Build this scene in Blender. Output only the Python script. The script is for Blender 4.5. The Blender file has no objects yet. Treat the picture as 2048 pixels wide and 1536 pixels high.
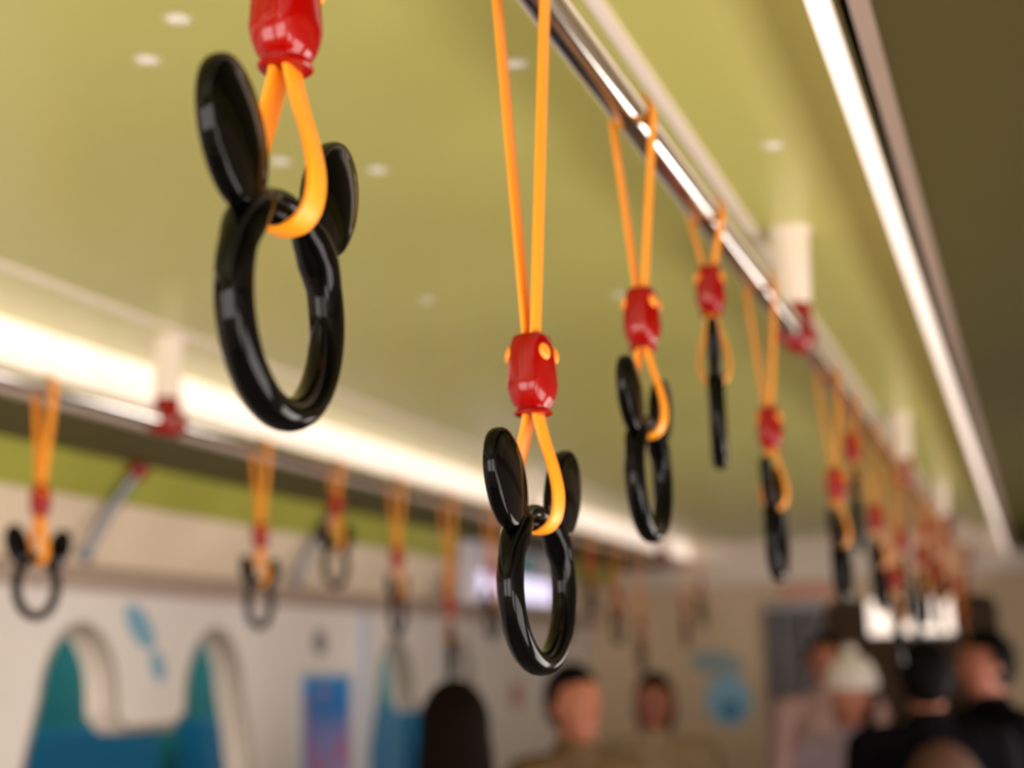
import bpy, bmesh, math, random
from math import sin, cos, pi, radians
from mathutils import Vector, Matrix

SC = bpy.context.scene
COL = SC.collection
random.seed(7)
CZ = 1.65                      # height of the lens above the carriage floor
AX = -0.96                     # x of the carriage's centre line; x right, y along the carriage

# ------------------------------------------------------------------ camera, world, lights, exposure
YAW, PITCH, ROLL = 0.35776, 0.20950, radians(-1.5)
fwd = Vector((-sin(YAW) * cos(PITCH), cos(YAW) * cos(PITCH), sin(PITCH)))
rgt = Vector((cos(YAW), sin(YAW), 0)); up = rgt.cross(fwd)
r2 = rgt * cos(ROLL) + up * sin(ROLL); u2 = up * cos(ROLL) - rgt * sin(ROLL)
cd = bpy.data.cameras.new('camera'); cam = bpy.data.objects.new('camera', cd); COL.objects.link(cam)
cd.sensor_width = 36.0; cd.lens = 2750.0 / 2048.0 * 36.0
cd.clip_start = 0.05; cd.clip_end = 200
M = Matrix((r2, u2, -fwd)).transposed().to_4x4(); M.translation = (0, 0, CZ)
cam.matrix_world = M
cd.dof.use_dof = True; cd.dof.focus_distance = 0.81; cd.dof.aperture_fstop = 3.5; cd.dof.aperture_blades = 0
SC.camera = cam

W = bpy.data.worlds.new('world'); SC.world = W; W.use_nodes = True
W.node_tree.nodes['Background'].inputs[0].default_value = (1.0, 0.91, 0.84, 1)
W.node_tree.nodes['Background'].inputs[1].default_value = 6.2
COVE_STRENGTH = 0.46
WINDSCREEN_STRENGTH = 0.9
vs = SC.view_settings
vs.view_transform = 'Standard'; vs.look = 'None'; vs.exposure = 0.85; vs.gamma = 1.0; vs.use_curve_mapping = False
SC.cycles.use_denoising = True
SC.cycles.max_bounces = 6; SC.cycles.diffuse_bounces = 4; SC.cycles.glossy_bounces = 4; SC.cycles.transmission_bounces = 4; SC.cycles.transparent_max_bounces = 8
SC.cycles.use_adaptive_sampling = True; SC.cycles.adaptive_threshold = 0.05; SC.cycles.caustics_reflective = False; SC.cycles.caustics_refractive = False
# unseen windows added to let daylight in: sampling portals in their openings
ADDED_SIDE_WINDOWS = [(-1.35, -0.25), (-0.05, 1.05), (1.40, 2.50), (3.30, 4.40), (4.75, 5.85)]
ADDED_BACK_WINDOWS = [(-2.25, -1.05), (-0.87, 0.33)]  # added in the end wall behind the lens, for their light
for (a_, b_) in ADDED_SIDE_WINDOWS:
    ld = bpy.data.lights.new('window_portal', 'AREA'); ld.shape = 'RECTANGLE'; ld.size = 0.75; ld.size_y = b_ - a_; ld.cycles.is_portal = True
    lo = bpy.data.objects.new('window_portal', ld); COL.objects.link(lo); lo.location = (0.60, (a_ + b_) / 2, CZ - 0.425); lo.rotation_euler = (0, radians(90), 0)
for (a_, b_) in ADDED_BACK_WINDOWS:
    ld = bpy.data.lights.new('window_portal', 'AREA'); ld.shape = 'RECTANGLE'; ld.size = b_ - a_; ld.size_y = 0.9; ld.cycles.is_portal = True
    lo = bpy.data.objects.new('window_portal', ld); COL.objects.link(lo); lo.location = ((a_ + b_) / 2, -1.70, CZ + 0.0); lo.rotation_euler = (radians(90), 0, 0)

# ------------------------------------------------------------------ materials
def s2l(c):
    return tuple(((v / 255) / 12.92 if v / 255 <= 0.04045 else ((v / 255 + 0.055) / 1.055) ** 2.4) for v in c)

MATS = {}
def mat(name, rgb, rough=0.5, metal=0.0, var=0.06, scale=12.0, coat=0.0, bump=0.0, spec=0.5, emit=None, estr=0.0, sss=0.0):
    if name in MATS: return MATS[name]
    m = bpy.data.materials.new(name); m.use_nodes = True
    nt = m.node_tree; b = nt.nodes['Principled BSDF']
    lin = s2l(rgb)
    tc = nt.nodes.new('ShaderNodeTexCoord'); nz = nt.nodes.new('ShaderNodeTexNoise')
    nz.inputs['Scale'].default_value = scale; nz.inputs['Detail'].default_value = 4
    nt.links.new(tc.outputs['Object'], nz.inputs['Vector'])
    mx = nt.nodes.new('ShaderNodeMix'); mx.data_type = 'RGBA'
    mx.inputs[6].default_value = tuple(min(1, v * (1 - var)) for v in lin) + (1,)
    mx.inputs[7].default_value = tuple(min(1, v * (1 + var)) for v in lin) + (1,)
    nt.links.new(nz.outputs['Fac'], mx.inputs[0]); nt.links.new(mx.outputs[2], b.inputs['Base Color'])
    b.inputs['Roughness'].default_value = rough; b.inputs['Metallic'].default_value = metal
    b.inputs['Coat Weight'].default_value = coat; b.inputs['Coat Roughness'].default_value = 0.05
    b.inputs['Specular IOR Level'].default_value = spec
    if sss:
        b.inputs['Subsurface Weight'].default_value = sss; b.inputs['Subsurface Radius'].default_value = (0.004, 0.002, 0.001)
    if bump:
        bp = nt.nodes.new('ShaderNodeBump'); bp.inputs['Strength'].default_value = bump; bp.inputs['Distance'].default_value = 0.002
        n2 = nt.nodes.new('ShaderNodeTexNoise'); n2.inputs['Scale'].default_value = scale * 12
        nt.links.new(tc.outputs['Object'], n2.inputs['Vector'])
        nt.links.new(n2.outputs['Fac'], bp.inputs['Height']); nt.links.new(bp.outputs['Normal'], b.inputs['Normal'])
    if emit:
        b.inputs['Emission Color'].default_value = s2l(emit) + (1,); b.inputs['Emission Strength'].default_value = estr
    MATS[name] = m
    return m

def glass_mat(name, tint=(0.96, 0.96, 0.96)):
    if name in MATS: return MATS[name]
    m = bpy.data.materials.new(name); m.use_nodes = True; nt = m.node_tree
    for n in list(nt.nodes): nt.nodes.remove(n)
    o = nt.nodes.new('ShaderNodeOutputMaterial'); t = nt.nodes.new('ShaderNodeBsdfTransparent'); g = nt.nodes.new('ShaderNodeBsdfGlossy')
    t.inputs[0].default_value = tint + (1,); g.inputs['Roughness'].default_value = 0.03
    mx = nt.nodes.new('ShaderNodeMixShader'); lw = nt.nodes.new('ShaderNodeLayerWeight'); lw.inputs[0].default_value = 0.5; pw_ = nt.nodes.new('ShaderNodeMath'); pw_.operation = 'POWER'; pw_.inputs[1].default_value = 4.0; fr = nt.nodes.new('ShaderNodeMath'); fr.operation = 'MULTIPLY_ADD'; fr.inputs[1].default_value = 0.25; fr.inputs[2].default_value = 0.006; nt.links.new(lw.outputs['Facing'], pw_.inputs[0]); nt.links.new(pw_.outputs[0], fr.inputs[0])
    nt.links.new(fr.outputs[0], mx.inputs[0]); nt.links.new(t.outputs[0], mx.inputs[1]); nt.links.new(g.outputs[0], mx.inputs[2])
    nt.links.new(mx.outputs[0], o.inputs[0]); MATS[name] = m
    return m

# ------------------------------------------------------------------ helpers
def mesh(name, verts, faces, m=None, smooth=True, angle=40, mats=None, idx=None):
    me = bpy.data.meshes.new(name); me.from_pydata([tuple(v) for v in verts], [], faces); me.update()
    bm = bmesh.new(); bm.from_mesh(me); bmesh.ops.recalc_face_normals(bm, faces=bm.faces); bm.to_mesh(me); bm.free()
    for x in (mats or ([m] if m else [])): me.materials.append(x)
    if idx is not None: me.polygons.foreach_set('material_index', idx)
    if smooth:
        me.shade_smooth(); me.set_sharp_from_angle(angle=radians(angle))
    return me

def obj(name, me, parent=None, loc=(0, 0, 0), rot=(0, 0, 0)):
    o = bpy.data.objects.new(name, me); COL.objects.link(o)
    o.location = loc; o.rotation_euler = rot
    if parent: o.parent = parent
    return o

def empty(name, loc=(0, 0, 0), rz=0.0):
    o = bpy.data.objects.new(name, None); COL.objects.link(o); o.location = loc; o.rotation_euler = (0, 0, rz)
    o.empty_display_size = 0.05
    return o

def tag(o, label=None, cat=None, group=None, kind=None):
    if label: o['label'] = label
    if cat: o['category'] = cat
    if group: o['group'] = group
    if kind: o['kind'] = kind
    return o

class MB:
    def __init__(s): s.v = []; s.f = []
    def add(s, v, f):
        n = len(s.v); s.v += [Vector(p) for p in v]; s.f += [tuple(i + n for i in q) for q in f]; return s
    def box(s, a, b):
        (x0, y0, z0), (x1, y1, z1) = a, b
        return s.add([(x0,y0,z0),(x1,y0,z0),(x1,y1,z0),(x0,y1,z0),(x0,y0,z1),(x1,y0,z1),(x1,y1,z1),(x0,y1,z1)],
                     [(0,3,2,1),(4,5,6,7),(0,1,5,4),(1,2,6,5),(2,3,7,6),(3,0,4,7)])
    def tube(s, pts, r, n=16, caps=True):
        pts = [Vector(p) for p in pts]; rs = r if isinstance(r, (list, tuple)) else [r] * len(pts)
        rings = []
        t0 = (pts[1] - pts[0]).normalized(); a = t0.orthogonal().normalized()
        for i, p in enumerate(pts):
            t = (pts[min(i + 1, len(pts) - 1)] - pts[max(i - 1, 0)]).normalized()
            a = (a - t * a.dot(t)).normalized(); b = t.cross(a)
            rings.append([p + (a * cos(2 * pi * k / n) + b * sin(2 * pi * k / n)) * rs[i] for k in range(n)])
        v = [q for R in rings for q in R]; f = []
        for i in range(len(pts) - 1):
            for k in range(n):
                f.append((i * n + k, i * n + (k + 1) % n, (i + 1) * n + (k + 1) % n, (i + 1) * n + k))
        if caps:
            f.append(tuple(range(n))[::-1]); f.append(tuple((len(pts) - 1) * n + k for k in range(n)))
        return s.add(v, f)
    def lathe(s, prof, n=40, c=(0, 0, 0), p=2.0):
        v = []; f = []
        for (r, z) in prof:
            for k in range(n):
                a = 2 * pi * k / n; cc, ss = cos(a), sin(a)
                q = (abs(cc) ** p + abs(ss) ** p) ** (-1 / p)
                v.append((c[0] + r * q * cc, c[1] + r * q * ss, c[2] + z))
        for i in range(len(prof) - 1):
            for k in range(n):
                f.append((i * n + k, i * n + (k + 1) % n, (i + 1) * n + (k + 1) % n, (i + 1) * n + k))
        f.append(tuple(range(n))[::-1]); f.append(tuple((len(prof) - 1) * n + k for k in range(n)))
        return s.add(v, f)
    def ell(s, c, r, n=20, m=12):
        v = [(c[0], c[1], c[2] + r[2])]; f = []
        for i in range(1, m):
            t = pi * i / m
            for k in range(n):
                a = 2 * pi * k / n
                v.append((c[0] + r[0] * sin(t) * cos(a), c[1] + r[1] * sin(t) * sin(a), c[2] + r[2] * cos(t)))
        v.append((c[0], c[1], c[2] - r[2]))
        for k in range(n): f.append((0, 1 + k, 1 + (k + 1) % n))
        for i in range(m - 2):
            for k in range(n):
                f.append((1 + i * n + k, 1 + (i + 1) * n + k, 1 + (i + 1) * n + (k + 1) % n, 1 + i * n + (k + 1) % n))
        L = len(v) - 1; b = 1 + (m - 2) * n
        for k in range(n): f.append((b + k, L, b + (k + 1) % n))
        return s.add(v, f)
    def xform(s, mx): s.v = [mx @ p for p in s.v]; return s
    def mesh(s, name, m, **k): return mesh(name, s.v, s.f, m, **k)
    def build(s, name, m, parent=None, loc=(0,0,0), rot=(0,0,0), **k): return obj(name, s.mesh(name, m, **k), parent, loc, rot)

def curve_panel(name, loops, half, m):
    """flat plate with holes: 2D loops filled and extruded, returned as a mesh in the local XY plane"""
    cu = bpy.data.curves.new(name, 'CURVE'); cu.dimensions = '2D'; cu.fill_mode = 'BOTH'; cu.extrude = half
    for L in loops:
        sp = cu.splines.new('POLY'); sp.points.add(len(L) - 1); sp.use_cyclic_u = True
        for i, (x, y) in enumerate(L): sp.points[i].co = (x, y, 0, 1)
    t = bpy.data.objects.new('tmp', cu); COL.objects.link(t)
    me = bpy.data.meshes.new_from_object(t.evaluated_get(bpy.context.evaluated_depsgraph_get()))
    bpy.data.objects.remove(t); bpy.data.curves.remove(cu)
    me.name = name; me.materials.clear(); me.materials.append(m)
    return me

def band(path, width, thick, n_edge=3):
    """a flat strap swept along an open path in the XZ plane, its width along Y"""
    hw, ht = width / 2, thick / 2; r = ht * 0.9
    prof = []
    for cy, a0 in ((hw - r, 0), (-hw + r, pi)):
        for k in range(n_edge + 1):
            a = a0 - pi / 2 + pi * k / n_edge
            prof.append((cy + r * cos(a), ht * sin(a)))
    n = len(prof); v = []; f = []
    P = [Vector((p[0], 0, p[1])) for p in path]
    for i, p in enumerate(P):
        t = (P[min(i + 1, len(P) - 1)] - P[max(i - 1, 0)]).normalized(); nn = Vector((t.z, 0, -t.x))
        for (y, h) in prof: v.append(p + nn * h + Vector((0, y, 0)))
    for i in range(len(P) - 1):
        for k in range(n): f.append((i * n + k, i * n + (k + 1) % n, (i + 1) * n + (k + 1) % n, (i + 1) * n + k))
    f.append(tuple(range(n))[::-1]); f.append(tuple((len(P) - 1) * n + k for k in range(n)))
    return v, f

def strip(name, prof, y0, y1, m, parent=None, closed=True):
    """an extrusion along the carriage of a profile [(x, z above lens)]"""
    n = len(prof)
    v = [(x, y0, z + CZ) for x, z in prof] + [(x, y1, z + CZ) for x, z in prof]
    f = [(k, (k + 1) % n, n + (k + 1) % n, n + k) for k in range(n if closed else n - 1)]
    if closed: f += [tuple(range(n))[::-1], tuple(range(n, 2 * n))]
    return obj(name, mesh(name, v, f, m, smooth=False), parent)

def mir(x): return 2 * AX - x

# palette
CEIL = mat('ceiling_green_gloss', (190, 187, 106), 0.3, var=0.03, scale=2, spec=0.9)
PINKW = mat('warm_white_enamel', (236, 222, 210), 0.3, var=0.02)
OLIVE = mat('olive_brown_enamel', (82, 74, 34), 0.7, var=0.04, spec=0.2)
SLOTM = mat('slot_dark', (52, 46, 38), 0.6)
BEIGE = mat('beige_laminate', (236, 216, 190), 0.4, var=0.03)
GREENB = mat('green_laminate', (168, 168, 72), 0.4, var=0.03)
WALLM = mat('pale_wall_laminate', (232, 224, 220), 0.38, var=0.03, scale=4)
GREYB = mat('grey_beige_trim', (172, 152, 138), 0.4)
REVEAL = mat('taupe_reveal', (150, 136, 122), 0.45)
FLOORM = mat('grey_speckled_vinyl', (112, 106, 100), 0.5, var=0.15, scale=90)
DIFF = mat('cove_diffuser', (250, 240, 232), 0.4, emit=(255, 230, 216), estr=COVE_STRENGTH)
CHROME = mat('polished_steel', (232, 228, 222), 0.1, metal=1.0, var=0.01)
STEEL = mat('brushed_steel', (120, 122, 130), 0.32, metal=0.7)
BLACK = mat('black_gloss_plastic', (2, 2, 2), 0.08, var=0.2, spec=0.15)
RED = mat('red_gloss_plastic', (142, 2, 1), 0.12, var=0.04, spec=0.32)
STRAP = mat('amber_rubber_strap', (243, 150, 24), 0.42, var=0.04, scale=60, bump=0.05)
BUTTON = mat('amber_button', (240, 146, 44), 0.25, var=0.03)
WHITE = mat('white_print', (236, 232, 222), 0.4)
TEAL = mat('teal_panel', (0, 58, 62), 0.7, var=0.05, scale=3, spec=0.04)
BLUEP = mat('blue_panel', (0, 56, 80), 0.7, var=0.05, scale=3, spec=0.04)
PANE = glass_mat('window_glass')

Y0, Y1 = -1.6, 7.6

# ------------------------------------------------------------------ the carriage shell
def struct(o): o['kind'] = 'structure'; return o

struct(MB().box((-2.52, Y0, -0.06), (0.60, 10.2, 0.0)).build('floor', FLOORM, smooth=False))
struct(strip('ceiling', [(-1.80, 0.69), (-0.12, 0.69), (-0.12, 0.74), (-1.80, 0.74)], Y0, Y1, CEIL))
for i, x in enumerate((-0.372, mir(-0.372))):
    struct(strip('trim_%d' % (i + 3), [(x - 0.008, 0.684), (x + 0.008, 0.684), (x + 0.008, 0.6905), (x - 0.008, 0.6905)], Y0, Y1, PINKW))

def bulkhead(nm, s):
    X = (lambda x: x) if s < 0 else mir            # profiles are drawn on the window side and mirrored
    b = strip(nm, [(X(-1.786), 0.69), (X(-1.786), 0.572), (X(-1.806), 0.572), (X(-1.806), 0.60), (X(-1.822), 0.60), (X(-1.822), 0.566),
                   (X(-2.20), 0.566), (X(-2.20), 0.76), (X(-1.786), 0.76)], Y0, Y1, OLIVE)
    struct(b)
    strip('diffuser', [(X(-1.780), 0.6895), (X(-1.780), 0.594), (X(-1.7855), 0.594), (X(-1.7855), 0.6895)], Y0, Y1, DIFF, b)
    strip('fascia', [(X(-1.782), 0.5935), (X(-1.782), 0.568), (X(-1.7855), 0.568), (X(-1.7855), 0.5935)], Y0, Y1, GREYB, b)
    strip('lip', [(X(-1.782), 0.5675), (X(-1.782), 0.562), (X(-1.801), 0.562), (X(-1.801), 0.5715), (X(-1.7865), 0.5715), (X(-1.7865), 0.5675)], Y0, Y1, DIFF, b)
    strip('slot', [(X(-1.8065), 0.598), (X(-1.8065), 0.5925), (X(-1.8215), 0.5925), (X(-1.8215), 0.598)], Y0, Y1, SLOTM, b)
    strip('edge_strip', [(X(-1.8165), 0.5655), (X(-1.8165), 0.560), (X(-1.834), 0.560), (X(-1.834), 0.5655)], Y0, Y1, GREYB, b)
bulkhead('trim_1', -1); bulkhead('trim_2', 1)

# twin-arched window outline in (y, z above lens), first window; the second stands 1.94 m further on
def twin_arch(dy=0.0, inset=0.0):
    i = inset; P = []
    def arc(cy, cz, ry, rz, a0, a1, n):
        for k in range(n + 1):
            a = a0 + (a1 - a0) * k / n
            P.append((cy + (ry - i) * cos(a) + dy, cz + (rz - i) * sin(a)))
    P.append((3.00 + dy, -0.86 + i)); P.append((2.90 + dy, -0.84 + i)); P.append((2.84 + i + dy, -0.76))
    P.append((2.84 + i + dy, -0.30)); P.append((2.88 + i + dy, -0.15))
    arc(3.09, -0.04, 0.17, 0.215, pi * 0.97, 0.0, 20)
    P.append((3.265 - i + dy, -0.08 + 0.0)); P.append((3.30 + dy, -0.105 - i)); P.append((3.52 + dy, -0.105 - i)); P.append((3.565 + i + dy, -0.08))
    arc(3.74, -0.04, 0.17, 0.215, pi, 0.03 * pi, 20)
    P.append((3.95 - i + dy, -0.15)); P.append((3.99 - i + dy, -0.30)); P.append((3.99 - i + dy, -0.76)); P.append((3.93 + dy, -0.84 + i)); P.append((3.83 + dy, -0.86 + i))
    return P
DYS = (0.0, 1.94)
def left_plate(name, loops, half, m, x, parent=None):
    me = curve_panel(name, loops, half, m)          # local x -> y, local y -> z, local z -> x
    o = obj(name, me, parent); o.matrix_world = Matrix(((0, 0, 1, x), (1, 0, 0, 0), (0, 1, 0, CZ), (0, 0, 0, 1)))
    return o
wl = struct(left_plate('wall_left', [[(Y0, -1.65), (Y1, -1.65), (Y1, 0.255), (Y0, 0.255)]] + [twin_arch(d) for d in DYS], 0.05, WALLM, -2.45))
def wall_part(name, prof, m, side=-1, parent=wl):
    X = (lambda x: x) if side < 0 else mir
    o = strip(name, [(X(a), b) for a, b in prof], Y0, Y1, m)
    o.parent = parent; o.matrix_parent_inverse = parent.matrix_world.inverted(); return o
bpy.context.view_layer.update()
wall_part('ledge_strip', [(-2.368, 0.255), (-2.352, 0.268), (-2.345, 0.30), (-2.36, 0.318), (-2.50, 0.318), (-2.50, 0.255)], GREYB)
wall_part('upper_panel', [(-2.352, 0.3185), (-2.232, 0.47), (-2.30, 0.47), (-2.50, 0.3185)], BEIGE)
wall_part('green_panel', [(-2.232, 0.4705), (-2.168, 0.5655), (-2.24, 0.5655), (-2.30, 0.4705)], GREENB)
def rrect(a, b, z0, z1, r=0.09, i=0.0):
    a, b, z0, z1, r = a + i, b - i, z0 + i, z1 - i, r - i * 0.5; P = []
    for cx, cz, t0 in ((b - r, z1 - r, 0), (a + r, z1 - r, pi / 2), (a + r, z0 + r, pi), (b - r, z0 + r, 3 * pi / 2)):
        for q in range(7): P.append((cx + r * cos(t0 + pi / 2 * q / 6), cz + r * sin(t0 + pi / 2 * q / 6)))
    return P
wr = struct(left_plate('wall_right', [[(Y0, -1.65), (Y1, -1.65), (Y1, 0.255), (Y0, 0.255)]] + [rrect(a, b, -0.80, -0.05) for a, b in ADDED_SIDE_WINDOWS], 0.05, WALLM, 0.53))
for i, (a, b) in enumerate(ADDED_SIDE_WINDOWS):  # out-of-view side windows, added to light the carriage
    w = struct(left_plate('window_%d' % (i + 5), [rrect(a, b, -0.80, -0.05), rrect(a, b, -0.80, -0.05, i=0.025)], 0.045, REVEAL, 0.53))
    p = left_plate('pane', [rrect(a, b, -0.80, -0.05, i=0.02)], 0.003, PANE, 0.55)
    bpy.context.view_layer.update(); p.parent = w; p.matrix_parent_inverse = w.matrix_world.inverted()
bpy.context.view_layer.update()
wall_part('ledge_strip', [(-2.368, 0.2555), (-2.352, 0.268), (-2.345, 0.30), (-2.36, 0.318), (-2.50, 0.318), (-2.50, 0.2555)], GREYB, 1, wr)
wall_part('upper_panel', [(-2.352, 0.3185), (-2.232, 0.47), (-2.30, 0.47), (-2.50, 0.3185)], BEIGE, 1, wr)
wall_part('green_panel', [(-2.232, 0.4705), (-2.168, 0.5655), (-2.24, 0.5655), (-2.30, 0.4705)], GREENB, 1, wr)
def end_plate(name, loops, half, m, y):
    me = curve_panel(name, loops, half, m)          # local x -> x, local y -> z
    o = obj(name, me); o.matrix_world = Matrix(((1, 0, 0, 0), (0, 0, 1, y), (0, 1, 0, CZ), (0, 0, 0, 1)))
    return o
struct(end_plate('wall_back', [[(-2.52, -1.65), (0.60, -1.65), (0.60, 0.76), (-2.52, 0.76)]] + [rrect(a, b, -0.45, 0.45) for a, b in ADDED_BACK_WINDOWS], 0.04, BEIGE, Y0 - 0.045))
for i, (a, b) in enumerate(ADDED_BACK_WINDOWS):  # windows added behind the lens as a daylight source
    w = struct(end_plate('window_%d' % (i + 10), [rrect(a, b, -0.45, 0.45), rrect(a, b, -0.45, 0.45, i=0.025)], 0.036, REVEAL, Y0 - 0.045))
    p = end_plate('pane', [rrect(a, b, -0.45, 0.45, i=0.02)], 0.003, PANE, Y0 - 0.06)
    bpy.context.view_layer.update(); p.parent = w; p.matrix_parent_inverse = w.matrix_world.inverted()

for i, d in enumerate(DYS):
    w = struct(left_plate('window_%d' % (i + 1), [twin_arch(d, 0.0), twin_arch(d, 0.022)], 0.046, REVEAL, -2.452))
    p = left_plate('pane', [twin_arch(d, 0.02)], 0.003, PANE, -2.492)
    bpy.context.view_layer.update(); p.parent = w; p.matrix_parent_inverse = w.matrix_world.inverted()

# platform fittings outside the windows
pw = struct(MB().box((-3.30, 1.8, -0.4), (-3.22, 8.6, 3.2)).build('wall_platform', TEAL, smooth=False))
for i, y in enumerate((2.55, 4.60, 6.65)):
    bk = empty('platform_bench', (-3.02, y + 0.9, 0.0))
    tag(bk, ['blue platform bench outside the nearest twin-arched window', 'blue platform bench outside the second twin-arched window', 'blue platform bench past the second twin-arched window'][i], 'bench', 'platform benches')
    MB().box((-0.12, -0.86, 0.75), (0.02, 0.86, 1.515)).build('backrest', BLUEP, bk, smooth=False)
    MB().box((-0.12, -0.86, 0.66), (0.36, 0.86, 0.74)).build('seat', BLUEP, bk, smooth=False)
    for s in (-0.7, 0.7): MB().box((-0.05, s - 0.04, -0.4), (0.25, s + 0.04, 0.655)).build('leg', STEEL, bk, smooth=False)

# far end of the carriage: header, partition with gangway, driver's bay beyond
def end_plate(name, loops, half, m, y):
    me = curve_panel(name, loops, half, m)          # local x -> x, local y -> z
    o = obj(name, me); o.matrix_world = Matrix(((1, 0, 0, 0), (0, 0, 1, y), (0, 1, 0, CZ), (0, 0, 0, 1)))
    return o
GX0, GX1, GZ = -1.10, -0.20, 0.36
wf = struct(end_plate('wall_far', [[(-2.52, -1.65), (0.60, -1.65), (0.60, 0.76), (-2.52, 0.76)], [(GX0, -1.649), (GX1, -1.649), (GX1, GZ - 0.05), (GX1 - 0.05, GZ), (GX0 + 0.05, GZ), (GX0, GZ - 0.05)]], 0.04, mat('end_wall_tan', (222, 198, 166), 0.45, var=0.05), 7.645))
struct(MB().box((-2.35, 7.50, CZ + 0.46), (0.40, 7.60, CZ + 0.69)).build('trim_5', PINKW, smooth=False))
struct(MB().box((-1.6, 10.12, 0), (0.35, 10.2, CZ + 0.76)).build('wall_cab', mat('cab_wall_tan', (150, 124, 96), 0.5), smooth=False))
struct(MB().box((-1.6, 7.69, 0), (-1.52, 10.12, CZ + 0.72)).build('wall_cab_left', BEIGE, smooth=False))
struct(MB().box((0.27, 7.69, 0), (0.35, 10.12, CZ + 0.72)).build('wall_cab_right', BEIGE, smooth=False))
struct(MB().box((-1.6, 7.69, CZ + 0.72), (0.35, 10.2, CZ + 0.78)).build('ceiling_cab', BEIGE, smooth=False))
DAY = mat('daylit_windscreen', (250, 238, 225), 0.2, emit=(255, 232, 214), estr=WINDSCREEN_STRENGTH)
for i, (a, b) in enumerate(((-1.13, -0.84), (-0.77, -0.52))):
    w = empty('window_%d' % (i + 3), ((a + b) / 2, 10.08, CZ)); struct(w)
    MB().box((a - (a + b) / 2, 0.0, 0.22), (b - (a + b) / 2, 0.03, 0.46)).build('pane', DAY, w, smooth=False)
    fr = MB(); h = (b - a) / 2
    fr.box((-h - 0.03, -0.02, 0.19), (-h, 0.035, 0.49)); fr.box((h, -0.02, 0.19), (h + 0.03, 0.035, 0.49))
    fr.box((-h, -0.02, 0.46), (h, 0.035, 0.49)); fr.box((-h, -0.02, 0.19), (h, 0.035, 0.22))
    fr.build('window_frame', STEEL, w, smooth=False)
# gangway door folded open: upright grey leaves beside the opening
gd = empty('folding_door', (-1.24, 7.56, 0))
tag(gd, 'grey ribbed folding door standing beside the gangway opening', 'door')
for k in range(5):
    x = -0.13 + k * 0.065
    MB().box((-0.026, -0.022, 0.02), (0.026, 0.022, CZ + 0.31)).build('door_leaf', mat('grey_door_paint', (124, 120, 128), 0.45), gd, (x, 0.0 + (0.012 if k % 2 else -0.012), 0), (0, 0, 0.5 if k % 2 else -0.5), smooth=False)
MB().box((-0.16, -0.03, CZ + 0.315), (0.16, 0.03, CZ + 0.345)).build('track', STEEL, gd, smooth=False)

# ------------------------------------------------------------------ grab rails with posts and red clamps
RZ = 0.52
def rail(x, posts, label):
    t = empty('grab_rail', (x, 3.0, CZ + RZ)); tag(t, label, 'grab rail', 'overhead grab rails')
    MB().tube([(0, Y0 - 2.9, 0), (0, 7.49 - 3.0, 0)], 0.0185, 32).build('rail_tube', CHROME, t)
    for y in posts:
        p = MB().lathe([(0.024, 0.03), (0.027, 0.06), (0.028, 0.10), (0.030, 0.155), (0.031, 0.1695)], 28, (0, y - 3.0, 0)).build('post', PINKW, t)
        MB().lathe([(0.033, 0.164), (0.035, 0.166), (0.035, 0.1698)], 28, (0, y - 3.0, 0)).build('flange', PINKW, p)
        c = MB().tube([(0, y - 3.040, 0), (0, y - 3.034, 0), (0, y - 2.966, 0), (0, y - 2.960, 0)], [0.025, 0.029, 0.029, 0.025], 28)
        c.lathe([(0.024, -0.01), (0.026, 0.03), (0.0255, 0.048), (0.022, 0.052)], 28, (0, y - 3.0, 0))
        cl = c.build('clamp', RED, t)
        for s in (-0.022, 0.022):
            MB().tube([(0.026, y - 3.0 + s, -0.002), (0.032, y - 3.0 + s, -0.002)], 0.005, 8).build('bolt', CHROME, cl)
XR, XL = -0.317, -1.603
rail(XR, (2.14, 3.94, 5.56, 7.2), 'polished steel grab rail in front, running away beneath the white ceiling strip')
rail(XL, (2.30, 4.46, 6.22), 'polished steel grab rail along the wall with the twin-arched windows')

# ------------------------------------------------------------------ hanging hand straps
RB = 0.059                       # half height of the ring
def smooth_path(pts, n=10):
    out = []
    P = [Vector(p) for p in pts]
    for i in range(len(P) - 1):
        a, b, c, d = P[max(i - 1, 0)], P[i], P[i + 1], P[min(i + 2, len(P) - 1)]
        for k in range(n):
            t = k / n
            out.append(0.5 * ((2 * b) + (c - a) * t + (2 * a - 5 * b + 4 * c - d) * t * t + (3 * b - a - 3 * c + d) * t ** 3))
    out.append(P[-1]); return out

def upper_strap_mesh(drop):
    zf = -drop + 0.233; r = 0.0205; P = []
    for k in range(9): P.append((-0.0022 + (-r + 0.0022) * k / 9, zf - 0.012 + (0.012 - zf) * k / 9))
    for k in range(17):
        a = pi - pi * k / 16; P.append((r * cos(a), r * sin(a)))
    for k in range(1, 10): P.append((r + (0.0022 - r) * k / 9, 0 + (zf - 0.012) * k / 9))
    v, f = band(P, 0.0175, 0.0036)
    return mesh('upper_strap', v, f, STRAP)
UP = {k: upper_strap_mesh(d) for k, d in dict(L=0.520, M=0.407, S=0.300).items()}
DROP = dict(L=0.520, M=0.407, S=0.300)

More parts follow.
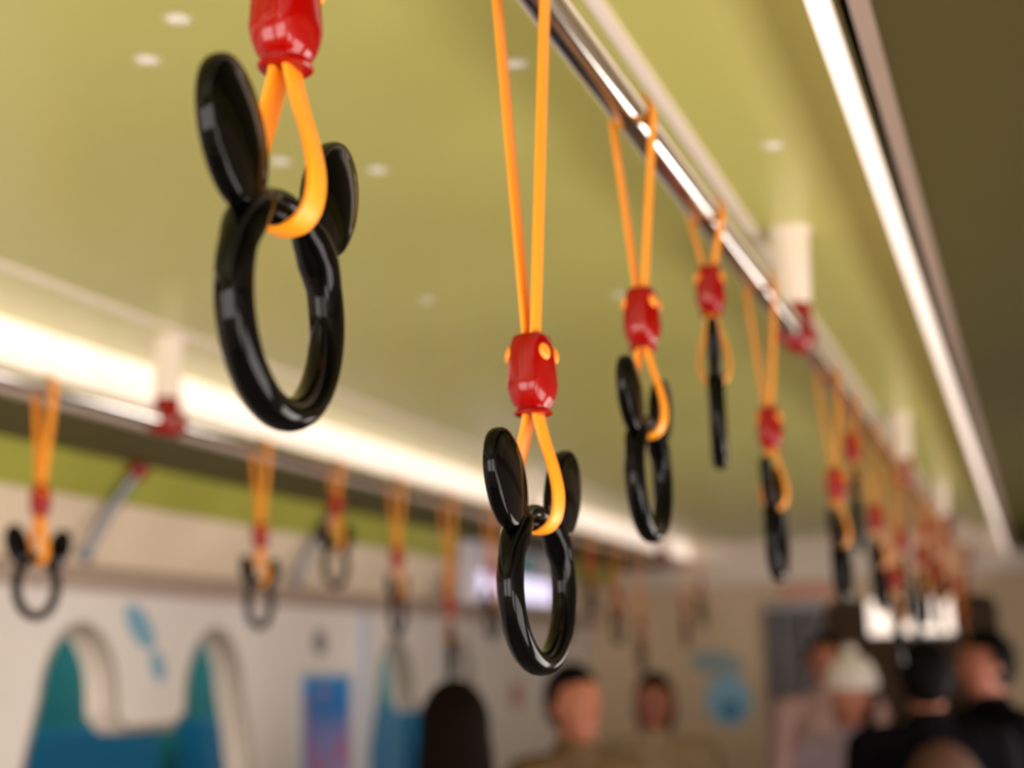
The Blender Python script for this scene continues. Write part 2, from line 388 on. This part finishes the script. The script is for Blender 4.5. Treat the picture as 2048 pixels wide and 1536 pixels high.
# everything below the stopper is drawn from the bottom of the ring upward (z = 0 at the ring's lowest point)
def lower_strap_mesh():
    right = smooth_path([(0.0028, 0.19, 0), (0.0036, 0.178, 0), (0.0078, 0.160, 0), (0.0136, 0.140, 0), (0.0168, 0.122, 0), (0.0150, 0.107, 0), (0.0085, 0.0985, 0), (0.0, 0.0965, 0)], 7)
    P = [(p.x, p.y) for p in right]; P += [(-x, z) for x, z in P[-2::-1]]
    v, f = band(P, 0.0175, 0.0038)
    return mesh('lower_strap', v, f, STRAP)
def ring_mesh():
    v = []; f = []; N = 96; n = 20
    for i in range(N):
        a = 2 * pi * i / N                        # from the top, clockwise
        c = Vector((0, sin(a) * 0.0455, RB + cos(a) * 0.0510))
        nrm = Vector((0, sin(a) / 0.0455, cos(a) / 0.0510)).normalized()
        top = max(0.0, cos(a))
        k = max(0.0, min(1.0, (top - 0.80) / 0.18)); k = k * k * (3 - 2 * k)
        tr = 0.0082 * (1 - 0.34 * k); tx = 0.0092 * (1 - 0.36 * k)
        sh = max(0.0, 1 - abs(cos(a) - 0.62) / 0.24)   # broader shoulders below the lobes
        tx *= 1 + 0.10 * sh
        e = 2.0 + 1.0 * sh
        for j in range(n):
            b = 2 * pi * j / n; cc, ss = cos(b), sin(b)
            q = (abs(cc) ** e + abs(ss) ** e) ** (-1 / e)
            v.append(c + nrm * (tr * q * cc) + Vector((tx * q * ss, 0, 0)))
    for i in range(N):
        for j in range(n):
            f.append((i * n + j, i * n + (j + 1) % n, ((i + 1) % N) * n + (j + 1) % n, ((i + 1) % N) * n + j))
    return mesh('grip_ring', v, f, BLACK, angle=60)
def lobe_mesh(sy):
    # upright oval paddle, domed on both faces, with a rolled edge
    prof = [(0.0, 0.0074), (0.25, 0.0073), (0.5, 0.0068), (0.7, 0.0059), (0.82, 0.0052), (0.9, 0.0050), (0.96, 0.0041), (0.99, 0.0026), (1.0, 0.0)]
    full = prof + [(r, -x) for r, x in prof[-2::-1]]
    n = 48; v = []; f = []
    for (r, x) in full:
        for k in range(n):
            a = 2 * pi * k / n
            v.append(Vector((x * 1.15, 0.0228 * r * cos(a), 0.0352 * r * sin(a))))
    m = len(full)
    for i in range(m - 1):
        for k in range(n): f.append((i * n + k, i * n + (k + 1) % n, (i + 1) * n + (k + 1) % n, (i + 1) * n + k))
    rot = Matrix.Rotation(-sy * radians(24), 4, 'X')
    v = [rot @ p + Vector((0, sy * 0.0485, 0.1275)) for p in v]
    me = mesh('side_lobe', v, f, BLACK, angle=70)
    bm = bmesh.new(); bm.from_mesh(me); bmesh.ops.remove_doubles(bm, verts=bm.verts, dist=1e-6); bm.to_mesh(me); bm.free(); me.shade_smooth()
    return me
def saddle_mesh():
    # small saddle under the ring's bar that keeps the strap in place
    b = MB(); b.ell((0, 0, 0.1015), (0.0088, 0.0165, 0.0062), 20, 10)
    return b.mesh('strap_saddle', BLACK)
def stopper_mesh():
    prof = [(0.0085, 0.2345), (0.0118, 0.2345), (0.0130, 0.2332), (0.0148, 0.2270), (0.0160, 0.2180), (0.0167, 0.2080), (0.0170, 0.2010), (0.01705, 0.1985), (0.0168, 0.1965), (0.0160, 0.1925), (0.0146, 0.1880), (0.0128, 0.1846), (0.0112, 0.1832), (0.0108, 0.1822), (0.0118, 0.1812), (0.0129, 0.1800), (0.0130, 0.1786), (0.0122, 0.1778), (0.0090, 0.1776)]
    return MB().lathe(prof, 48, p=2.5).mesh('stopper', RED, angle=35)
def seam_mesh(s):
    pts = []
    for z, r in ((0.2330, 0.0131), (0.2270, 0.0148), (0.2180, 0.0160), (0.2080, 0.0167), (0.2000, 0.0170)):
        pts.append((0, s * r, z))
    return MB().tube(pts, 0.00045, 6).mesh('seam', RED)
def button_mesh(ang, tilt):
    b = MB(); b.ell((0, 0, 0), (0.0030, 0.0044, 0.0062), 16, 10)
    m = Matrix.Rotation(radians(ang), 4, 'Z') @ Matrix.Translation((0.0163, 0, 0.2205)) @ Matrix.Rotation(radians(tilt), 4, 'X') @ Matrix.Rotation(radians(-8), 4, 'Y')
    b.xform(m); return b.mesh('button', BUTTON)
LOW, RING, STOP, SADDLE = lower_strap_mesh(), ring_mesh(), stopper_mesh(), saddle_mesh()
LOBES = [lobe_mesh(-1), lobe_mesh(1)]
SEAMS = [seam_mesh(-1), seam_mesh(1)]
BUTTONS = [button_mesh(a, t) for a, t in ((-33, 8), (33, -8), (147, 8), (213, -8))]

def hand_strap(x, y, size, yaw, label, group, sway=0.0, detail=True):
    t = empty('hand_strap', (x, y, CZ + RZ)); t.rotation_euler = (sway, 0, 0)
    tag(t, label, 'hand strap', group)
    obj('upper_strap', UP[size], t)
    z = -DROP[size]; a = -radians(yaw)
    def part(n, me, par=t):
        return obj(n, me, par, (0, 0, z) if par is t else (0, 0, 0), (0, 0, a) if par is t else (0, 0, 0))
    st = part('stopper', STOP)
    for b in BUTTONS: part('button', b, st)
    if detail:
        for s in SEAMS: part('seam', s, st)
    part('lower_strap', LOW); g = part('grip_ring', RING)
    for l in LOBES: part('side_lobe', l)
    part('strap_saddle', SADDLE, g)
    return t

ORD = ['first', 'second', 'third', 'fourth', 'fifth', 'sixth', 'seventh', 'eighth', 'ninth', 'tenth', 'eleventh', 'twelfth', 'thirteenth', 'fourteenth', 'fifteenth', 'sixteenth', 'seventeenth', 'eighteenth', 'nineteenth', 'twentieth']
near = [(0.545, 'M', -2), (0.889, 'L', 4), (1.195, 'M', 1), (1.505, 'S', -12), (1.838, 'M', -1),
        (2.48, 'M', 4), (2.76, 'S', -9), (3.10, 'M', 6), (3.42, 'L', 0), (3.70, 'M', -5),
        (4.28, 'M', 8), (4.60, 'S', -6), (4.92, 'M', 3), (5.24, 'S', 10), (5.90, 'M', -8), (6.24, 'L', 5), (6.58, 'M', 0), (6.90, 'S', 6)]
NL = {0: 'yellow hand strap nearest the lens, large black two-lobed ring, stopper cut by frame top',
      1: 'longest yellow hand strap in sharp focus, red stopper with amber buttons, black two-lobed ring',
      2: 'yellow hand strap just behind the sharp long one, black ring seen at a slant',
      3: 'short yellow hand strap whose black ring is seen edge-on as a thin bar',
      4: 'yellow hand strap hanging just before the red clamp of the front rail'}
for i, (y, s, a) in enumerate(near):
    hand_strap(XR, y, s, a, NL.get(i, '%s yellow hand strap from the lens on the front rail, beyond the red clamp' % ORD[i]), 'hand straps on the front rail')
far = [(1.935, 'M', 6), (2.665, 'M', 2), (3.02, 'S', 6), (3.37, 'M', -4), (3.72, 'L', -30), (4.06, 'M', 0), (4.76, 'M', 5), (5.10, 'S', -5), (5.44, 'M', 8), (5.78, 'L', 0), (6.60, 'M', -6), (6.95, 'S', 3)]
for i, (y, s, a) in enumerate(far):
    hand_strap(XL, y, s, a, '%s yellow hand strap from the picture edge on the window-side rail' % ORD[i], 'hand straps on the window-side rail')

# ------------------------------------------------------------------ stars on the ceiling
def star_mesh():
    v = [(0, 0, 0.0)]; n = 16
    for k in range(n):
        r = 0.019 if k % 2 == 0 else 0.0085
        v.append((r * cos(2 * pi * k / n), r * sin(2 * pi * k / n), 0.0012))
    v[0] = (0, 0, -0.0012)
    f = [(0, 1 + (k + 1) % n, 1 + k) for k in range(n)]
    v.append((0, 0, 0.0013)); f += [(n + 1, 1 + k, 1 + (k + 1) % n) for k in range(n)]
    return mesh('ceiling_star', v, f, WHITE, smooth=False)
STAR = star_mesh()
stars = [((-0.792, 1.137), 'white eight-pointed star on the green ceiling, nearest the frame top'),
         ((-0.879, 1.206), 'white eight-pointed star on the green ceiling beside the nearest strap stopper'),
         ((-0.503, 1.385), 'white eight-pointed star on the green ceiling behind the long sharp strap'),
         ((-0.797, 1.622), 'faint white ceiling star between the two nearest hand straps'),
         ((-1.010, 2.262), 'small white ceiling star beside the long strap, above its red stopper'),
         ((-0.673, 2.388), 'small white ceiling star near the red stopper of the slanted ring strap'),
         ((-0.275, 1.760), 'white ceiling star on the bright green strip beyond the front rail'),
         ((-0.902, 1.5385), 'white ceiling star glimpsed between the lobes of the nearest ring')]
for k, ((x, y), lab) in enumerate(stars):
    o = obj('ceiling_star', STAR, None, (x, y, CZ + 0.6885), (0, 0, 0.3 * k)); tag(o, lab, 'ceiling star', 'stars on the green ceiling')

# ------------------------------------------------------------------ fittings and prints on the window wall
for k, (y, lab) in enumerate(((2.97, 'slanted grey wall pole with red joint above the nearest twin-arched window'), (4.05, 'slanted grey wall pole with red joint between the two twin-arched windows'))):
    t = empty('wall_pole', (-2.205, y, CZ)); tag(t, lab, 'pole', 'slanted poles on the window wall')
    MB().tube([(-0.06, -0.06, 0.33), (-0.015, -0.03, 0.44), (0.055, 0.0, 0.548)], 0.014, 16).build('pole_tube', STEEL, t)
    MB().tube([(0.045, -0.004, 0.532), (0.053, 0.0, 0.546), (0.064, 0.005, 0.563)], [0.02, 0.026, 0.022], 16).build('joint', RED, t)
    MB().tube([(-0.068, -0.066, 0.320), (-0.052, -0.054, 0.340)], 0.022, 16).build('foot', STEEL, t)

def print_mat(name, stops, blob, blobamt, axis=2, scale=9):
    m = bpy.data.materials.new(name); m.use_nodes = True; nt = m.node_tree; b = nt.nodes['Principled BSDF']
    tc = nt.nodes.new('ShaderNodeTexCoord'); sx = nt.nodes.new('ShaderNodeSeparateXYZ'); cr = nt.nodes.new('ShaderNodeValToRGB')
    nt.links.new(tc.outputs['Generated'], sx.inputs[0]); nt.links.new(sx.outputs[axis], cr.inputs[0])
    while len(cr.color_ramp.elements) < len(stops): cr.color_ramp.elements.new(0.5)
    for e, (p, c) in zip(cr.color_ramp.elements, stops): e.position = p; e.color = s2l(c) + (1,)
    vz = nt.nodes.new('ShaderNodeTexNoise'); vz.inputs['Scale'].default_value = scale; vz.inputs['Detail'].default_value = 2
    nt.links.new(tc.outputs['Object'], vz.inputs['Vector'])
    r2_ = nt.nodes.new('ShaderNodeMapRange'); r2_.inputs[1].default_value = 0.5; r2_.inputs[2].default_value = 0.58; r2_.inputs[4].default_value = blobamt
    nt.links.new(vz.outputs['Fac'], r2_.inputs[0])
    mx = nt.nodes.new('ShaderNodeMix'); mx.data_type = 'RGBA'; mx.inputs[7].default_value = s2l(blob) + (1,)
    nt.links.new(r2_.outputs[0], mx.inputs[0]); nt.links.new(cr.outputs[0], mx.inputs[6]); nt.links.new(mx.outputs[2], b.inputs['Base Color'])
    b.inputs['Roughness'].default_value = 0.35
    return m
pt = empty('poster', (-2.398, 4.44, CZ - 0.30)); tag(pt, 'blue-topped lilac poster framed on the wall between the arched windows', 'poster')
fr = MB()
fr.box((0, -0.19, -0.33), (0.012, -0.172, 0.33)); fr.box((0, 0.172, -0.33), (0.012, 0.19, 0.33)); fr.box((0, -0.172, 0.312), (0.012, 0.172, 0.33)); fr.box((0, -0.172, -0.33), (0.012, 0.172, -0.312))
fr.build('poster_frame', mat('pale_blue_frame', (176, 192, 214), 0.4), pt, smooth=False)
MB().box((0, -0.1715, -0.3115), (0.006, 0.1715, 0.3115)).build('sheet', print_mat('poster_print', [(0.0, (150, 150, 215)), (0.45, (164, 150, 205)), (0.75, (110, 130, 200)), (0.82, (32, 122, 200)), (1.0, (44, 140, 214))], (196, 92, 128), 0.55), pt, smooth=False)

def decal(name, pts, m, y, z, label, cat, x=-2.3985, t=0.003):
    me = curve_panel(name, [pts], t / 2, m)
    o = obj(name, me); o.matrix_world = Matrix(((0, 0, 1, x + t / 2), (1, 0, 0, y), (0, 1, 0, CZ + z), (0, 0, 0, 1)))
    tag(o, label, cat); return o
def oval(a, b, n=24, rot=0.0, p=1.0):
    return [(a * cos(2 * pi * k / n) * cos(rot) - b * sin(2 * pi * k / n) * sin(rot), a * cos(2 * pi * k / n) * sin(rot) + b * sin(2 * pi * k / n) * cos(rot)) for k in range(n)]
SKYB = mat('sky_blue_print', (126, 172, 198), 0.4); GREYP = mat('grey_print', (140, 134, 140), 0.4)
decal('wall_sticker', oval(0.085, 0.04, rot=-0.7), SKYB, 3.34, 0.165, 'larger pale blue oval sticker above the notch of the nearest window', 'sticker')
decal('wall_sticker', oval(0.05, 0.028, rot=-1.0), SKYB, 3.43, 0.055, 'smaller pale blue oval sticker beside the second arch of nearest window', 'sticker')
decal('wall_sticker', oval(0.05, 0.045), GREYP, 4.40, 0.135, 'small grey round sticker on the wall above the framed poster', 'sticker')
decal('wall_sticker', oval(0.07, 0.06), mat('dusty_red_print', (190, 120, 104), 0.4), 6.36, -0.09, 'dusty red round sticker on the window wall beyond the second window', 'sticker')

# pale blue pillar panel before the second window
pl = MB().box((-2.399, 4.70, 0.05), (-2.385, 4.765, CZ + 0.25)); tag(pl.build('pillar_strip', mat('pale_blue_strip', (196, 204, 222), 0.35), smooth=False), 'pale blue upright strip on the wall before the second arched window', 'wall strip')

# lit information panel above the second window
ip = empty('information_display', (-2.15, 5.62, CZ + 0.42)); tag(ip, 'lilac-white information display with small teal screen above second window', 'display')
MB().box((-0.02, -0.48, -0.12), (0.05, 0.48, 0.12)).build('housing', mat('lilac_white_housing', (226, 220, 236), 0.35), ip, smooth=False)
for s_ in (-0.35, 0.35): MB().box((-0.125, s_ - 0.03, -0.11), (-0.021, s_ + 0.03, -0.07)).build('mount_arm', STEEL, ip, smooth=False)
MB().box((0.0505, -0.44, -0.10), (0.055, 0.44, 0.0)).build('lit_band', mat('lit_band', (220, 214, 240), 0.3, emit=(214, 208, 240), estr=0.7), ip, smooth=False)
MB().box((0.0505, 0.0, 0.015), (0.056, 0.24, 0.10)).build('screen', mat('teal_screen', (66, 104, 110), 0.2, emit=(66, 110, 116), estr=0.25), ip, smooth=False)

# signs on the far partition
def end_decal(name, pts, m, x, z, label, cat, y=7.603, t=0.006):
    me = curve_panel(name, [pts], t / 2, m)
    o = obj(name, me); o.matrix_world = Matrix(((1, 0, 0, x), (0, 0, 1, y - t / 2), (0, 1, 0, CZ + z), (0, 0, 0, 1)))
    tag(o, label, cat); return o
end_decal('round_sign', oval(0.125, 0.135, 32), mat('bright_blue_print', (140, 200, 240), 0.4), -1.63, -0.16, 'light blue round sign on the tan partition at the far end', 'sign')
end_decal('round_sign_centre', oval(0.055, 0.05, 24), mat('deep_blue_print', (20, 128, 190), 0.4), -1.62, -0.21, 'deeper blue disc on the lower half of the round sign', 'sign', y=7.596, t=0.004)
end_decal('oval_sign', oval(0.15, 0.07, 32, rot=-0.15), mat('grey_blue_print', (150, 172, 176), 0.4), -1.68, 0.04, 'grey-blue oval sign above the light blue round sign', 'sign')
MB_ = MB().box((-1.31, 7.585, CZ + 0.365), (-0.98, 7.604, CZ + 0.455)); tag(MB_.build('door_sign', mat('salmon_print', (226, 168, 144), 0.4), smooth=False), 'salmon pink oblong sign above the grey folding door', 'sign')

# ------------------------------------------------------------------ passengers
def capsule(b, p0, r0, p1, r1, n=14):
    p0, p1 = Vector(p0), Vector(p1); d = (p1 - p0); L = d.length; t = d / max(L, 1e-6)
    pts = []; rs = []
    for k in range(5):
        a = pi / 2 * k / 5; pts.append(p0 - t * r0 * cos(a)); rs.append(max(r0 * sin(a), r0 * 0.12))
    pts.append(p0); rs.append(r0); pts.append(p1); rs.append(r1)
    for k in range(1, 6):
        a = pi / 2 * k / 5; pts.append(p1 + t * r1 * sin(a)); rs.append(max(r1 * cos(a), r1 * 0.12))
    b.tube(pts, rs, n)

def person(x, y, face, H, label, skin, hair, top, legs, style='short', arms='down', bulk=0.0, hat=None, bag=None):
    import numpy as np
    k = H / 1.70
    prims = []                                   # (p0, r0, p1, r1, slot) with slots: 0 skin, 1 top, 2 legs, 3 shoes
    def C(p0, r0, p1, r1, s): prims.append((Vector(p0), r0, Vector(p1), r1, s))
    ells = []
    def E(c, r, s): ells.append((Vector(c), Vector(r), s))
    E((0, 0.012, 1.590), (0.073, 0.090, 0.108), 0); E((0, 0.036, 1.530), (0.052, 0.056, 0.056), 0)
    C((0, 0.092, 1.600), 0.008, (0, 0.110, 1.572), 0.0125, 0)
    for s in (-1, 1): E((s * 0.074, 0.0, 1.582), (0.011, 0.02, 0.03), 0)
    C((0, -0.015, 1.41), 0.054, (0, 0.0, 1.54), 0.05, 0)
    E((0, 0, 1.24), (0.165 + bulk, 0.112 + bulk, 0.20), 1); C((-0.135, -0.005, 1.375), 0.062 + bulk * 0.6, (0.135, -0.005, 1.375), 0.062 + bulk * 0.6, 1)
    C((0, -0.01, 1.38), 0.072 + bulk, (0, -0.005, 1.435), 0.062 + bulk * 0.5, 1)
    E((0, 0, 1.05), (0.145 + bulk, 0.105 + bulk, 0.20), 1); E((0, -0.01, 0.90), (0.168 + bulk, 0.12 + bulk, 0.13), 1 if bulk > 0.02 else 2)
    for s in (-1, 1):
        C((s * 0.088, 0, 0.88), 0.088, (s * 0.095, 0.012, 0.48), 0.058, 2); C((s * 0.095, 0.012, 0.48), 0.058, (s * 0.095, -0.012, 0.10), 0.042, 2)
        C((s * 0.096, -0.035, 0.045), 0.04, (s * 0.104, 0.13, 0.034), 0.034, 3)
        up_ = arms == 'up' and s > 0; fw = arms == 'front'
        sh = Vector((s * 0.185, 0, 1.37))
        el = Vector((s * 0.25, 0.06, 1.52)) if up_ else Vector((s * 0.235, 0.02 if not fw else 0.05, 1.09))
        wr = Vector((s * 0.20, 0.12, 1.76)) if up_ else (Vector((s * 0.10, 0.27, 1.16)) if fw else Vector((s * 0.245, 0.07, 0.86)))
        C(sh, 0.058 + bulk * 0.7, el, 0.045 + bulk * 0.6, 1); C(el, 0.045 + bulk * 0.6, wr, 0.033 + bulk * 0.5, 1)
        d = (wr - el).normalized(); sd = Vector((0, 1, 0)) if not fw else Vector((-s, 0, 0.3)).normalized()
        sd = (sd - d * sd.dot(d)).normalized(); nn = d.cross(sd)
        pc = wr + d * 0.055
        C(wr + d * 0.01, 0.026, wr + d * 0.03, 0.026, 0)
        for q, (o_, ln) in enumerate(((-0.027, 0.058), (-0.009, 0.07), (0.009, 0.074), (0.027, 0.064))):
            base = wr + d * 0.085 + sd * o_; C(wr + d * 0.02 + sd * o_ * 0.8, 0.014, base, 0.0125, 0)
            mid = base + d * ln * 0.55 + nn * 0.006 * s; C(base, 0.0095, mid, 0.0088, 0); C(mid, 0.0088, mid + d * ln * 0.4 + nn * 0.016 * s, 0.0078, 0)
        tb = wr + d * 0.03 + sd * 0.026; tm = tb + d * 0.035 + sd * 0.026; C(tb, 0.0125, tm, 0.0105, 0); C(tm, 0.0105, tm + d * 0.03 + sd * 0.004, 0.0088, 0)
    b = MB()
    for p0, r0, p1, r1, s in prims: capsule(b, p0, r0, p1, r1)
    for c, r, s in ells: b.ell(c, r, 24, 16)
    raw = mesh('person', b.v, b.f, None, smooth=False)
    t = bpy.data.objects.new('tmp', raw); COL.objects.link(t)
    rm = t.modifiers.new('r', 'REMESH'); rm.mode = 'VOXEL'; rm.voxel_size = 0.009
    sm = t.modifiers.new('s', 'SMOOTH'); sm.factor = 0.5; sm.iterations = 3
    me = bpy.data.meshes.new_from_object(t.evaluated_get(bpy.context.evaluated_depsgraph_get()))
    bpy.data.objects.remove(t); bpy.data.meshes.remove(raw); me.name = 'person'
    nf = len(me.polygons); cen = np.empty(nf * 3, 'f'); me.polygons.foreach_get('center', cen); cen = cen.reshape(-1, 3)
    best = np.full(nf, 1e9); slot = np.zeros(nf, 'i')
    for p0, r0, p1, r1, s in prims:
        a = np.array(p0); d = np.array(p1) - a; tt = np.clip(((cen - a) @ d) / max(d @ d, 1e-9), 0, 1)
        ds = np.linalg.norm(cen - a - tt[:, None] * d, axis=1) - (r0 + (r1 - r0) * tt); mk = ds < best; best[mk] = ds[mk]; slot[mk] = s
    for c, r, s in ells:
        q = np.linalg.norm((cen - np.array(c)) / np.array(r), axis=1); ds = (q - 1) * min(r); mk = ds < best; best[mk] = ds[mk]; slot[mk] = s
    for mm in (skin, top, legs, mat('shoe_black', (30, 28, 28), 0.5)): me.materials.append(mm)
    me.polygons.foreach_set('material_index', slot); me.shade_smooth()
    o = obj('person', me, None, (x, y, 0), (0, 0, face)); o.scale = (k, k, k)
    tag(o, label, 'person', 'passengers at the far end of the carriage')
    eye = mat('eye_dark', (24, 18, 16), 0.2); lip = mat('lip', (150, 78, 70), 0.5)
    for s in (-1, 1): MB().ell((s * 0.031, 0.086, 1.603), (0.011, 0.008, 0.006), 10, 8).build('eye', eye, o)
    MB().ell((0, 0.0895, 1.535), (0.021, 0.006, 0.006), 12, 8).build('mouth', lip, o)
    hv = MB().ell((0, -0.006, 1.607), (0.085, 0.101, 0.112), 32, 22)
    for v in hv.v:
        d = Vector((v.x, v.y + 0.006, v.z - 1.607))
        if d.y > 0.03 and d.z < 0.05:            # leave the face free
            f_ = max(0.0, min(1.0, (0.05 - d.z) / 0.03)) * max(0.0, min(1.0, (d.y - 0.03) / 0.02)); v.y -= f_ * 0.06; v.x *= 1 - 0.25 * f_
        elif d.z < -0.02:
            if style == 'long': q_ = min(1.0, (abs(d.z) - 0.02) / 0.09); v.z -= (abs(d.z) - 0.02) * 2.9; v.x *= 1.0 + 0.75 * q_; v.y = min(v.y, 0.06 - 0.05 * q_) - 0.03 * q_; v.x += 0.004 * q_ * sin(v.z * 50); v.y += 0.007 * q_ * sin(v.x * 190)
            elif style == 'bob': v.z -= (abs(d.z) - 0.02) * 0.9; v.x *= 1.10; v.y = min(v.y, 0.03)
            else: v.y -= 0.004
    hv.build('hair', hair, o)
    if style == 'bun': MB().ell((0, -0.075, 1.70), (0.05, 0.05, 0.045), 18, 12).build('hair_bun', hair, o)
    if hat:
        h = MB().lathe([(0.098, 1.625), (0.104, 1.632), (0.104, 1.662), (0.099, 1.668), (0.094, 1.70), (0.074, 1.735), (0.04, 1.755), (0.012, 1.76)], 28, (0, -0.002, 0)).build('knit_hat', hat, o)
        MB().ell((0, -0.002, 1.775), (0.03, 0.03, 0.028), 14, 10).build('pompom', hat, h)
    if bag:
        g = MB().ell((0, -0.215, 1.21), (0.125, 0.095, 0.20), 24, 16); bb = g.build('backpack', bag, None)
        bb.parent = o; bb.name = 'backpack'
    return o

SK1 = mat('skin_warm', (172, 106, 80), 0.5); SK2 = mat('skin_tan', (146, 84, 62), 0.5)
HBR = mat('hair_dark_brown', (15, 7, 4), 0.75, var=0.3, scale=60, spec=0.05); HBK = mat('hair_black', (10, 8, 8), 0.7, var=0.3, scale=60, spec=0.05)
JT = mat('jacket_brown_tan', (92, 68, 36), 0.8, var=0.1, scale=30, bump=0.2); JB = mat('coat_beige', (146, 126, 98), 0.8, var=0.1, scale=30, bump=0.2)
JK = mat('jacket_black', (10, 10, 13), 0.9, var=0.2, scale=30, bump=0.2, spec=0.05); JL = mat('jacket_lilac_grey', (168, 150, 170), 0.8, var=0.1, scale=30, bump=0.2)
JD = mat('coat_dark_brown', (34, 20, 14), 0.85, var=0.1, scale=30, bump=0.2, spec=0.1); JG = mat('jacket_grey_rose', (176, 140, 134), 0.8, var=0.1, scale=30)
TR = mat('trousers_navy', (36, 38, 50), 0.8, var=0.1, scale=40); TG = mat('trousers_grey', (84, 82, 84), 0.8, var=0.1, scale=40)
WK = mat('white_knit', (224, 214, 206), 0.85, var=0.08, scale=120, bump=0.4); BG = mat('bag_brown', (66, 34, 14), 0.75)

person(-1.36, 4.10, radians(-125), 1.67, 'dark-haired passenger in a brown jacket, turned sideways below the sharp ring', SK1, HBK, JT, TR, 'short', 'down', 0.025)
person(-1.48, 5.50, radians(190), 1.64, 'passenger in a beige coat with dark bobbed hair facing the lens', SK2, HBR, JB, TG, 'bob', 'down', 0.03)
person(-1.285, 3.0, radians(30), 1.63, 'passenger with long dark brown hair seen from behind near the second window', SK1, HBR, JD, TR, 'long', 'down', 0.02)
person(-0.70, 5.50, radians(160), 1.64, 'passenger in white knit hat and lilac-grey jacket beside the gangway', SK1, HBR, JL, TG, 'bob', 'front', 0.03, hat=WK)
person(-0.365, 4.70, radians(12), 1.72, 'black-haired passenger in a black jacket wearing a brown backpack', SK1, HBK, JK, TR, 'short', 'down', 0.035, bag=BG)
person(-0.20, 5.40, radians(120), 1.76, 'tall passenger in a black jacket behind the one with the backpack', SK2, HBK, JK, TR, 'short', 'down', 0.03)
person(-0.98, 6.80, radians(185), 1.80, 'passenger in a grey-rose jacket standing in front of the gangway', SK1, HBR, JG, TR, 'short', 'down', 0.02)
